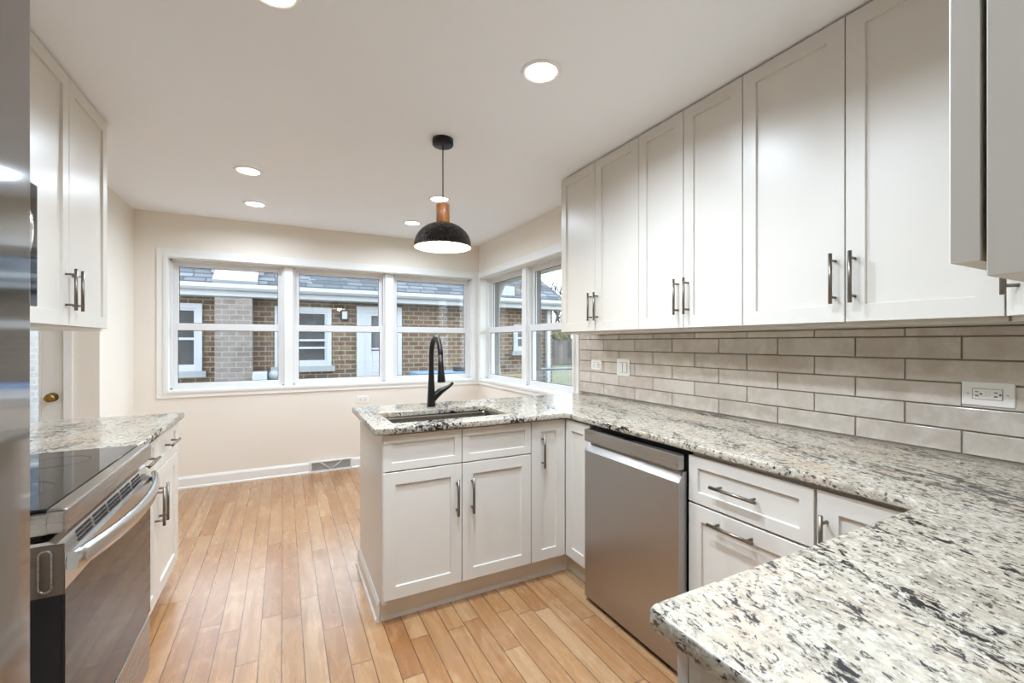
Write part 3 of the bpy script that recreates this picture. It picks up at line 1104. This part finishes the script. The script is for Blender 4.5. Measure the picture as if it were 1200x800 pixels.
# ---- microwave over the range
r = thing('microwave_oven', (-0.93, 1.70, 1.417), 'over-the-range microwave with bowed handle, a sliver showing past the refrigerator', 'microwave')
MX = -0.735
part('body', MB().box(XL + 0.003, MX - 0.022, 1.316, 2.052, 1.417, 1.828, 0.003), 'stainless', r)
dm = part('door', MB().box(MX - 0.021, MX, 1.316, 1.895, 1.420, 1.826, 0.004), 'black_glass', r)
part('control_panel', MB().box(MX - 0.021, MX, 1.898, 2.052, 1.420, 1.826, 0.004), 'black_glass', r)
hp = [(MX - 0.002 + 0.052 * math.sin(PI * k / 16) ** 0.7, 1.862, 1.50 + 0.28 * k / 16) for k in range(17)]
part('handle', MB().tube(hp, 0.010, 12), 'stainless_light', dm)

# ---- refrigerator
FXF, F0, F1 = -0.314, -0.045, 0.860
r = thing('refrigerator', (-0.72, 0.41, 0), 'tall stainless steel refrigerator at the left edge reflecting the windows', 'refrigerator')
part('body', MB().box(XL + 0.01, FXF - 0.072, F0 + 0.004, F1 - 0.004, 0.02, 1.782, 0.004), 'fridge_side', r)
fm = (F0 + F1) / 2
for a, b, s in ((F0, fm - 0.0015, -1), (fm + 0.0015, F1, 1)):
    d = part('door', MB().box(FXF - 0.068, FXF, a, b, 0.70, 1.80, 0.006, 3), 'fridge_steel', r)
    hy = fm + s * 0.045
    hb = MB().tube([(FXF + 0.045, hy, 0.80), (FXF + 0.045, hy, 1.60)], 0.011, 12)
    for zz in (0.84, 1.56):
        hb.tube([(FXF - 0.001, hy, zz), (FXF + 0.045, hy, zz)], 0.008, 10)
    part('handle', hb, 'stainless_light', d)
d = part('freezer_drawer', MB().box(FXF - 0.068, FXF, F0, F1, 0.05, 0.693, 0.006, 3), 'fridge_steel', r)
hb = MB().tube([(FXF + 0.045, F0 + 0.1, 0.62), (FXF + 0.045, F1 - 0.1, 0.62)], 0.011, 12)
for yy in (F0 + 0.14, F1 - 0.14):
    hb.tube([(FXF - 0.001, yy, 0.62), (FXF + 0.045, yy, 0.62)], 0.008, 10)
part('handle', hb, 'stainless_light', d)
part('base_grille', MB().box(XL + 0.05, FXF - 0.08, F0 + 0.02, F1 - 0.02, 0.0, 0.02), 'black_plastic', r)

# ================================================================== lights
LX, LY, LR = 0.961, 1.591, 0.066


def area_light(name, loc, size, power, col, parent, spread, rot=(0, 0, 0)):
    ld = bpy.data.lights.new(name, 'AREA')
    ld.shape = 'DISK'
    ld.size = size
    ld.energy = power
    ld.color = col
    ld.spread = spread
    lo = bpy.data.objects.new(name, ld)
    C.objects.link(lo)
    lo.parent = parent
    lo.location = Vector(loc) - WL[parent]
    lo.rotation_euler = rot
    return lo


def downlight(x, y, label):
    r = thing('recessed_light', (x, y, ZC), label, 'ceiling light', 'round recessed ceiling lights')
    part('trim_ring', MB().lathe([(LR, -0.002), (LR + 0.004, -0.007), (LR + 0.014, -0.006), (LR + 0.019, 0.0), (LR, -0.0005), (LR, -0.002)], (x, y, ZC), 40), 'lamp_ring', r)
    part('lens', MB().lathe([(0, -0.004), (LR - 0.006, -0.004), (LR + 0.0005, -0.002)], (x, y, ZC), 40), 'lens_glow', r)
    area_light('lamp', (x, y, ZC - 0.012), LR * 1.9, LAMP_W * (1.0 if y < 3 else 0.62), LAMP_COL, r, KITCHEN_SPREAD if y < 3 else DINING_SPREAD)
    return r


downlight(0.961, 1.591, 'recessed ceiling light shining in front of the right-hand wall cabinets, largest in view')
downlight(-0.031, 1.620, 'recessed ceiling light cut off by the top edge of the picture')
downlight(-0.208, 3.401, 'recessed ceiling light on the left side of the dining end, nearer of two')
downlight(-0.209, 4.194, 'recessed ceiling light on the left, close to the back wall above the windows')
downlight(1.097, 3.372, 'recessed ceiling light seen behind the pendant cord')
downlight(1.086, 4.166, 'recessed ceiling light close to the back wall, left of the pendant')
#downlight(0.961, 0.640, 'recessed ceiling light above the near counter, out of view')
downlight(0.46, 1.20, 'added recessed fill light over the middle of the kitchen aisle, out of view')  # added lamp, brightens the lower cabinet fronts
downlight(0.44, 0.72, 'added recessed fill light above the camera end of the aisle, out of view')  # second added lamp, fills the base cabinets from the camera end

# ---- pendant
PX, PY = 0.793, 2.376
r = thing('pendant_lamp', (PX, PY, 1.84), 'hammered dark metal dome pendant with wooden collar hanging above the sink', 'pendant light')
part('canopy', MB().lathe([(0, 0), (0.0585, 0), (0.0585, -0.030), (0.054, -0.036), (0.0, -0.037)], (PX, PY, ZC), 40), 'black_metal', r)
part('cord', MB().tube([(PX, PY, ZC - 0.036), (PX, PY, 2.068)], 0.0032, 10), 'black_metal', r)
part('collar', MB().lathe([(0, 0.108), (0.034, 0.108), (0.037, 0.104), (0.037, 0.003), (0.035, 0.0), (0, 0.0)], (PX, PY, 1.966), 36), 'walnut', r, 'warm brown wooden collar')
oq, iq = [], []
for k in range(19):
    a = PI / 2 * k / 18
    oq.append((max(0.158 * math.sin(a), 0.0), 0.136 * math.cos(a) ** 0.92 if k < 18 else 0.0))
out = [(rr, h) for rr, h in oq]
part('shade', MB().lathe(out + [(0.158, -0.004), (0.1555, -0.004)], (PX, PY, 1.836), 64), 'hammered_metal', r)
part('inner_shade', MB().lathe([(rr * 0.982, h * 0.982 - 0.001) for rr, h in oq] + [(0.1553, -0.004)], (PX, PY, 1.836), 64), 'shade_white', r, 'white inside of the shade')
bl = part('bulb', MB().lathe([(0.0, -0.062), (0.02, -0.056), (0.031, -0.036), (0.031, -0.018), (0.02, 0.008), (0.014, 0.03), (0.0, 0.03)], (PX, PY, 1.905), 24), 'bulb_glow', r)
pl = bpy.data.lights.new('pendant_glow', 'POINT')
pl.energy = PENDANT_W
pl.color = (1.0, 0.86, 0.66)
pl.shadow_soft_size = 0.03
po = bpy.data.objects.new('pendant_glow', pl)
C.objects.link(po)
po.parent = r
po.location = Vector((PX, PY, 1.835)) - WL[r]


# ================================================================== plates and register
def plate(name, wall, u, z, w_, h_, label, cat, group):
    """wall plate lying flat on the wall; wall 'tile' (right wall) or 'back'"""
    if wall == 'tile':
        X0 = XW - 0.0115
        P = lambda a, n, b: Vector((X0 - n, u - a, z + b))
    else:
        P = lambda a, n, b: Vector((u + a, YB - n, z + b))
    r = thing(name, tuple(P(0, 0, 0)), label, cat, group)

    def pb(a0, a1, n0, n1, b0, b1, bev=0.0):
        q0, q1 = P(a0, n0, b0), P(a1, n1, b1)
        return MB().box(min(q0.x, q1.x), max(q0.x, q1.x), min(q0.y, q1.y), max(q0.y, q1.y), min(q0.z, q1.z), max(q0.z, q1.z), bev)
    part('cover_plate', pb(-w_ / 2, w_ / 2, 0, 0.006, -h_ / 2, h_ / 2, 0.003), 'plate_plastic', r)
    return r, pb


def receptacle(r, pb, decor):
    f = part('receptacle', pb(-0.034, 0.034, 0.005, 0.0085, -0.0165, 0.0165, 0.001), 'plate_plastic', r)
    edge = MB()
    s = part('receptacle_gap', pb(-0.0352, 0.0352, 0.0055, 0.0064, -0.0177, 0.0177), 'slot_dark', r)
    for c in (-0.022, 0.022):
        for b, hh in ((0.0065, 0.0014), (-0.0065, 0.0018)):
            part('slot', pb(c - 0.006, c + 0.002, 0.008, 0.0088, b - hh, b + hh), 'slot_dark', f)
        part('ground_hole', pb(c + 0.0055, c + 0.0105, 0.008, 0.0088, -0.0026, 0.0026), 'slot_dark', f)
    if decor:
        for c in (-0.005, 0.005):
            part('test_button', pb(c - 0.003, c + 0.003, 0.008, 0.0096, -0.009, 0.009, 0.0005), 'plate_plastic', f)
    for c in (-0.046, 0.046):
        part('screw', pb(c - 0.0025, c + 0.0025, 0.0055, 0.0066, -0.0012, 0.0012), 'nickel', r)


r, pb = plate('wall_outlet', 'tile', 0.564, 1.1315, 0.124, 0.078, 'white horizontal outlet with test buttons on the tiles at the right edge', 'outlet', 'horizontal wall outlets')
receptacle(r, pb, True)
r, pb = plate('wall_outlet', 'tile', 2.587, 1.136, 0.118, 0.072, 'white horizontal outlet on the tiles beside the window end, left of the switch', 'outlet', 'horizontal wall outlets')
receptacle(r, pb, False)
r, pb = plate('wall_outlet', 'back', 0.735, 0.701, 0.118, 0.074, 'white horizontal outlet on the beige wall under the back windows', 'outlet', 'horizontal wall outlets')
receptacle(r, pb, False)
r, pb = plate('light_switch', 'tile', 2.299, 1.131, 0.126, 0.117, 'white two-rocker light switch on the tiles', 'light switch', None)
for c in (-0.0225, 0.0225):
    part('rocker_gap', pb(c - 0.0180, c + 0.0180, 0.0055, 0.0066, -0.0345, 0.0345), 'slot_dark', r)
    part('rocker', pb(c - 0.0165, c + 0.0165, 0.005, 0.0098, -0.033, 0.033, 0.0015), 'plate_plastic', r)

r = thing('air_register', (0.4275, YB, 0.0), 'white baseboard air register with V pattern on the back wall beside the peninsula', 'vent')
g0, g1, gz0, gz1 = 0.230, 0.625, 0.0, 0.112
f = MB()
f.box(g0, g1, YB - 0.026, YB - 0.001, gz0, 0.018, 0.002).box(g0, g1, YB - 0.026, YB - 0.001, gz1 - 0.014, gz1, 0.002)
f.box(g0, g0 + 0.014, YB - 0.026, YB - 0.001, 0.018, gz1 - 0.014, 0.002).box(g1 - 0.014, g1, YB - 0.026, YB - 0.001, 0.018, gz1 - 0.014, 0.002)
c = (g0 + g1) / 2
for s in (-1, 1):
    f.tube([(c, YB - 0.021, 0.02), (c + s * 0.10, YB - 0.021, gz1 - 0.014)], 0.004, 6)
part('frame', f, 'trim_paint', r)
part('backing', MB().box(g0 + 0.006, g1 - 0.006, YB - 0.005, YB - 0.0012, 0.012, gz1 - 0.01), 'grey_render', r)
f = MB()
k = g0 + 0.018
i = 0
while k < g1 - 0.016:
    f.box(k, k + 0.0035, YB - 0.018, YB - 0.006, 0.016, gz1 - 0.012)
    k += 0.0085
part('louvers', f, 'register_grey', r)

# ================================================================== outdoors
GZ = -0.22
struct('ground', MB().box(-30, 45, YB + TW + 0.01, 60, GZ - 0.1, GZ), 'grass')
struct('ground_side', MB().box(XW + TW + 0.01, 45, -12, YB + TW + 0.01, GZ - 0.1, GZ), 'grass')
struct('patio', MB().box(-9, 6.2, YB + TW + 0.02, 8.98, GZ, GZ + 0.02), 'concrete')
# own roof overhang over the windows
so = MB()
so.box(HX - 0.3, 2.74, YB + TW, 5.54, 2.11, 2.30).box(XW + TW, 2.74, -0.6, YB + TW, 2.11, 2.30)
struct('trim_4', so, 'soffit_paint')

# the neighbouring brick house
FYH, EZ = 9.0, 2.06
r = thing('brick_house', (0, 11, GZ), 'neighbouring tan brick house with grey shingle roof seen through the windows', 'house')
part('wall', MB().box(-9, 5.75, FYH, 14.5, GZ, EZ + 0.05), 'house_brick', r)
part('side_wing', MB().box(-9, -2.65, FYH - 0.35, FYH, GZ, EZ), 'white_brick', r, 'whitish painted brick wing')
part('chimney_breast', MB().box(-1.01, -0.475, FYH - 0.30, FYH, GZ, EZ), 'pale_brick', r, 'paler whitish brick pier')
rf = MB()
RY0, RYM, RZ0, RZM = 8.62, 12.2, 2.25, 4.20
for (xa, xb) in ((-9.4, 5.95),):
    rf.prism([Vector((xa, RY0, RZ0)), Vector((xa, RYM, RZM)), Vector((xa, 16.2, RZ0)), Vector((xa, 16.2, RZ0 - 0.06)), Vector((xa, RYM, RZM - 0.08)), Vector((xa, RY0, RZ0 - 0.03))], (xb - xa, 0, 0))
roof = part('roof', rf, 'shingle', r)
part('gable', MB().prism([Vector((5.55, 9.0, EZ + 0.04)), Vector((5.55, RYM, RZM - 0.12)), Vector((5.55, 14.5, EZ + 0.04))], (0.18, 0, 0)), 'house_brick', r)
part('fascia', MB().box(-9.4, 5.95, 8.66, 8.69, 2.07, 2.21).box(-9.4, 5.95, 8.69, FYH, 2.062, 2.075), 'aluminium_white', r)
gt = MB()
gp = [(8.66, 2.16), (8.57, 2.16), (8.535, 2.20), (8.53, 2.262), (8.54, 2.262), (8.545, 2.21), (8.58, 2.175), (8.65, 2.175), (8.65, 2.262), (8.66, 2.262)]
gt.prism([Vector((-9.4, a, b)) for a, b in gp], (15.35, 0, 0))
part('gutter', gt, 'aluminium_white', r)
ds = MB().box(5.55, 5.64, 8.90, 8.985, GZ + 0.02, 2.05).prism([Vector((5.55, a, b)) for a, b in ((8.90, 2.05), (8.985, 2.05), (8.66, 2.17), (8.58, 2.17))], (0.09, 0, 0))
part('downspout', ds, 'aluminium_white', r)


def house_window(x0, x1, z0, z1, bars, storm=0.035):
    f = MB()
    y0, y1 = FYH - 0.05, FYH + 0.02
    cw = 0.08
    f.box(x0, x0 + cw, y0, y1, z0, z1).box(x1 - cw, x1, y0, y1, z0, z1).box(x0 + cw, x1 - cw, y0, y1, z1 - cw, z1).box(x0 + cw, x1 - cw, y0, y1, z0, z0 + 0.06)
    for b in bars:
        f.box(x0 + cw, x1 - cw, y0 + 0.012, y1, b - 0.02, b + 0.02)
    a = x0 + cw
    b = x1 - cw
    f.box(a, a + 0.035, y0 + 0.02, y1, z0 + 0.06, z1 - cw).box(b - 0.035, b, y0 + 0.02, y1, z0 + 0.06, z1 - cw)
    f.box(a + 0.035, b - 0.035, y0 + 0.02, y1, z1 - cw - 0.04, z1 - cw).box(a + 0.035, b - 0.035, y0 + 0.02, y1, z0 + 0.06, z0 + 0.11)
    wn = part('window', f, 'outdoor_white', r)
    part('pane', MB().box(x0 + cw, x1 - cw, FYH - 0.012, FYH - 0.004, z0 + 0.06, z1 - cw), 'dark_pane', wn)
    part('sill', MB().box(x0 - 0.06, x1 + 0.06, FYH - 0.10, FYH + 0.01, z0 - 0.10, z0), 'sill_stone', wn)


house_window(-2.25, -1.215, 0.82, 1.95, (1.36,))
house_window(-0.145, 0.80, 0.86, 1.95, (1.56, 1.34, 1.20))
house_window(4.68, 5.30, 1.10, 1.72, (1.4,))
# back door of that house
f = MB()
f.box(1.255, 1.40, FYH - 0.06, FYH, GZ + 0.02, 2.0).box(1.98, 2.12, FYH - 0.06, FYH, GZ + 0.02, 2.0).box(1.40, 1.98, FYH - 0.06, FYH, 1.88, 2.0)
dd = part('door_frame', f, 'outdoor_white', r)
f = MB()
f.box(1.40, 1.98, FYH - 0.045, FYH - 0.005, GZ + 0.02, 1.88)
for k in range(6):
    zz = GZ + 0.08 + k * 0.21
    f.box(1.55, 1.90, FYH - 0.052, FYH - 0.045, zz, zz + 0.185, 0.003)
for zz in (1.10, 1.16, 1.52):
    f.box(1.53, 1.92, FYH - 0.055, FYH - 0.045, zz, zz + 0.03)
dl = part('house_door', f, 'outdoor_white', r)
part('pane', MB().box(1.53, 1.92, FYH - 0.0535, FYH - 0.0455, 1.10, 1.82), 'dark_pane', dl)
f = MB().box(0.955, 1.10, FYH - 0.10, FYH, 1.71, 1.93, 0.02)
scn = part('wall_sconce', f, 'slot_dark', r)
part('lamp_glass', MB().box(0.98, 1.075, FYH - 0.13, FYH - 0.09, 1.74, 1.89, 0.015), 'outdoor_white', scn)
# skylight and vent lying on the roof
slope = (RZM - RZ0) / (RYM - RY0)
RP = lambda X, Y, n: Vector((X, Y - n * slope / math.sqrt(1 + slope ** 2), RZ0 + slope * (Y - RY0) + n / math.sqrt(1 + slope ** 2)))


def roof_block(x0, x1, y0, y1, n):
    mb = MB()
    lo = [RP(x0, y0, -0.01), RP(x1, y0, -0.01), RP(x1, y1, -0.01), RP(x0, y1, -0.01)]
    hi = [RP(x0, y0, n), RP(x1, y0, n), RP(x1, y1, n), RP(x0, y1, n)]
    va = [mb.bm.verts.new(p) for p in lo]
    vb = [mb.bm.verts.new(p) for p in hi]
    mb.bm.faces.new(va)
    mb.bm.faces.new(vb)
    for i in range(4):
        j = (i + 1) % 4
        mb.bm.faces.new([va[i], va[j], vb[j], vb[i]])
    return mb


sk = part('skylight', roof_block(-1.04, -0.40, 8.68, 9.22, 0.06), 'skylight_white', roof)
part('clip', roof_block(-1.10, -0.98, 9.08, 9.34, 0.075), 'outdoor_white', sk)
part('clip', roof_block(-0.46, -0.32, 9.08, 9.30, 0.075), 'outdoor_white', sk)
rv = part('roof_vent', MB().box(4.24, 4.62, 8.80, 9.30, 2.25, 2.56), 'skylight_white', roof)
part('vent_side', MB().box(4.62, 4.90, 8.86, 9.30, 2.27, 2.60), 'fence_wood', rv, 'dark brown side of the roof vent')

# small things on the patio
r = thing('utility_meter', (-0.35, 8.78, GZ + 0.02), 'grey and white utility meter on a pipe beside the pale brick pier outdoors', 'meter')
part('pipe', MB().tube([(-0.36, 8.85, GZ + 0.02), (-0.36, 8.85, 0.62)], 0.03, 12), 'meter_grey', r)
part('case', MB().box(-0.47, -0.25, 8.55, 8.80, 0.58, 0.80, 0.02), 'outdoor_white', r)
dome = MB().lathe([(0, 0.06), (0.06, 0.05), (0.09, 0.0), (0.09, -0.08), (0, -0.08)], (0, 0, 0), 20)
bmesh.ops.rotate(dome.bm, verts=dome.bm.verts[:], cent=(0, 0, 0), matrix=Matrix.Rotation(PI / 2, 3, 'X'))
bmesh.ops.translate(dome.bm, verts=dome.bm.verts[:], vec=(-0.15, 8.70, 0.73))
part('dial', dome, 'meter_grey', r)
part('bracket', MB().box(-0.40, -0.12, 8.79, 8.88, 0.66, 0.72), 'meter_grey', r)
r = thing('patio_table', (2.5, 7.6, GZ + 0.02), 'low outdoor table with blue top seen through the right-hand back window', 'table')
part('table_top', MB().box(2.0, 3.05, 7.3, 7.9, 0.74, 0.78, 0.01), 'bench_blue', r)
for a in (2.06, 2.99):
    for b in (7.36, 7.84):
        part('leg', MB().box(a - 0.025, a + 0.025, b - 0.025, b + 0.025, GZ + 0.02, 0.742), 'outdoor_white', r)
single('storage_box', MB().box(2.74, 2.97, 7.4, 7.65, 0.7805, 0.86, 0.01), 'slot_dark', (2.85, 7.5, 0.7805), 'dark box standing on the blue outdoor table', 'box')

pp = []
for k in range(25):
    z = GZ + k * (2.11 - GZ) / 24
    q = 0.052 + 0.16 * max(0, (1.02 - z) / 0.9) ** 1.1 + 0.10 * max(0, (z - 1.80) / 0.31) ** 1.6
    pp.append((q, z))
single('porch_pillar', MB().lathe([(0, GZ)] + pp + [(0, 2.11)], (2.50, 5.30, 0), 32), 'grey_render', (2.50, 5.30, GZ), 'grey flared pillar outside the right-hand windows', 'pillar')

# fences, trees
r = thing('wood_fence', (16, 25, GZ), 'weathered grey board fence far across the lawn', 'fence')
part('boards', MB().box(7, 34, 25, 25.05, GZ + 0.05, 1.42), 'fence_wood', r)
for k in range(11):
    part('post', MB().box(7.2 + k * 2.6, 7.32 + k * 2.6, 25.05, 25.15, GZ, 1.5), 'fence_wood', r)
r = thing('chain_link_fence', (6, 6.6, GZ), 'low chain-link fence with a top rail crossing the lawn', 'fence')
part('top_rail', MB().tube([(3.85, 6.6, 0.83), (9.4, 6.6, 0.83)], 0.022, 10), 'galvanised', r)
for k in range(4):
    part('post', MB().tube([(3.87 + k * 1.83, 6.6, GZ), (3.87 + k * 1.83, 6.6, 0.87)], 0.026, 10), 'galvanised', r)
mw = MB()
H = 1.0
k = 3.85 - H
while k < 9.4:
    for s in (1, -1):
        a0, a1 = (k, k + H) if s > 0 else (k + H, k)
        p0, p1 = Vector((a0, 6.605 + 0.002 * s, -0.18)), Vector((a1, 6.605 + 0.002 * s, 0.82))
        f0, f1 = 0.0, 1.0
        for lim, lo in ((3.85, True), (9.4, False)):
            t = (lim - a0) / (a1 - a0)
            if (a1 > a0) == lo:
                f0 = max(f0, t)
            else:
                f1 = min(f1, t)
        if f1 > f0:
            mw.tube([p0.lerp(p1, f0), p0.lerp(p1, f1)], 0.0022, 4, cap=False)
    k += 0.075
part('wire_mesh', mw, 'galvanised', r)


def tree(x, y, h, seed, label):
    rnd = random.Random(seed)
    mb = MB()

    def grow(p, d, L, rr, lev):
        q = p + d * L * 0.5 + Vector((rnd.uniform(-1, 1), rnd.uniform(-1, 1), 0)) * L * 0.05
        e = p + d * L
        mb.tube([p, q, e], [rr, rr * 0.88, rr * 0.74], 6 if lev < 2 else 4, cap=False)
        if lev >= 5:
            return
        for k in range(2 if lev else 3):
            a = Vector((rnd.uniform(-1, 1), rnd.uniform(-1, 1), rnd.uniform(0.1, 0.9))).normalized()
            nd = (d * 0.9 + a * 0.75).normalized()
            grow(e, nd, L * rnd.uniform(0.62, 0.82), rr * 0.70, lev + 1)
        if lev < 4:
            a = Vector((rnd.uniform(-1, 1), rnd.uniform(-1, 1), 0.3)).normalized()
            grow(q, (d * 0.6 + a).normalized(), L * 0.55, rr * 0.45, lev + 2)
    grow(Vector((x, y, GZ)), Vector((0.05, 0, 1)).normalized(), h * 0.27, h * 0.021, 0)
    return single('bare_tree', mb, 'bark', (x, y, GZ), label, 'tree', 'leafless trees behind the lawn')


tree(17.9, 28.2, 7.5, 3, 'leafless tree behind the board fence, nearest the gable of the brick house')
tree(22.6, 34.0, 9.5, 11, 'leafless tree behind the board fence, further from the brick house')


def shrub(x, y, rx, h, seed, label):
    rnd = random.Random(seed)
    mb = MB()
    bmesh.ops.create_icosphere(mb.bm, subdivisions=4, radius=1.0)
    for v in mb.bm.verts:
        n = v.co.normalized()
        k = 1 + 0.10 * math.sin(7 * n.x + seed) * math.cos(6 * n.y) + 0.09 * math.sin(13 * n.z + 9 * n.x) + rnd.uniform(-0.07, 0.07)
        v.co = Vector((x + n.x * rx * k, y + n.y * rx * 0.7 * k, max(GZ, GZ + h * 0.48 + n.z * h * 0.52 * k)))
    return single('shrub', mb, 'foliage', (x, y, GZ), label, 'bush', 'bushes behind the board fence')


shrub(14.9, 26.2, 1.0, 2.5, 1, 'brown green bush behind the board fence, next to the brick house')
shrub(17.3, 26.2, 1.0, 2.5, 2, 'brown green bush behind the board fence, middle of the row')
shrub(19.8, 26.2, 1.1, 2.4, 3, 'brown green bush behind the board fence, furthest from the brick house')

# plank bench by the brick wall
r = thing('plank_bench', (4.5, 8.55, GZ + 0.02), 'yellowish plank bench against the brick wall outside the side window', 'bench')
part('seat', MB().box(4.0, 4.98, 8.40, 8.55, 0.56, 0.60, 0.004).box(4.0, 4.98, 8.56, 8.71, 0.56, 0.60, 0.004), 'pine', r)
part('front_rail', MB().box(4.02, 4.96, 8.395, 8.42, 0.44, 0.55, 0.003), 'pine', r)
for a in (4.06, 4.86):
    part('leg', MB().box(a, a + 0.06, 8.43, 8.68, GZ + 0.02, 0.561, 0.003), 'pine', r)
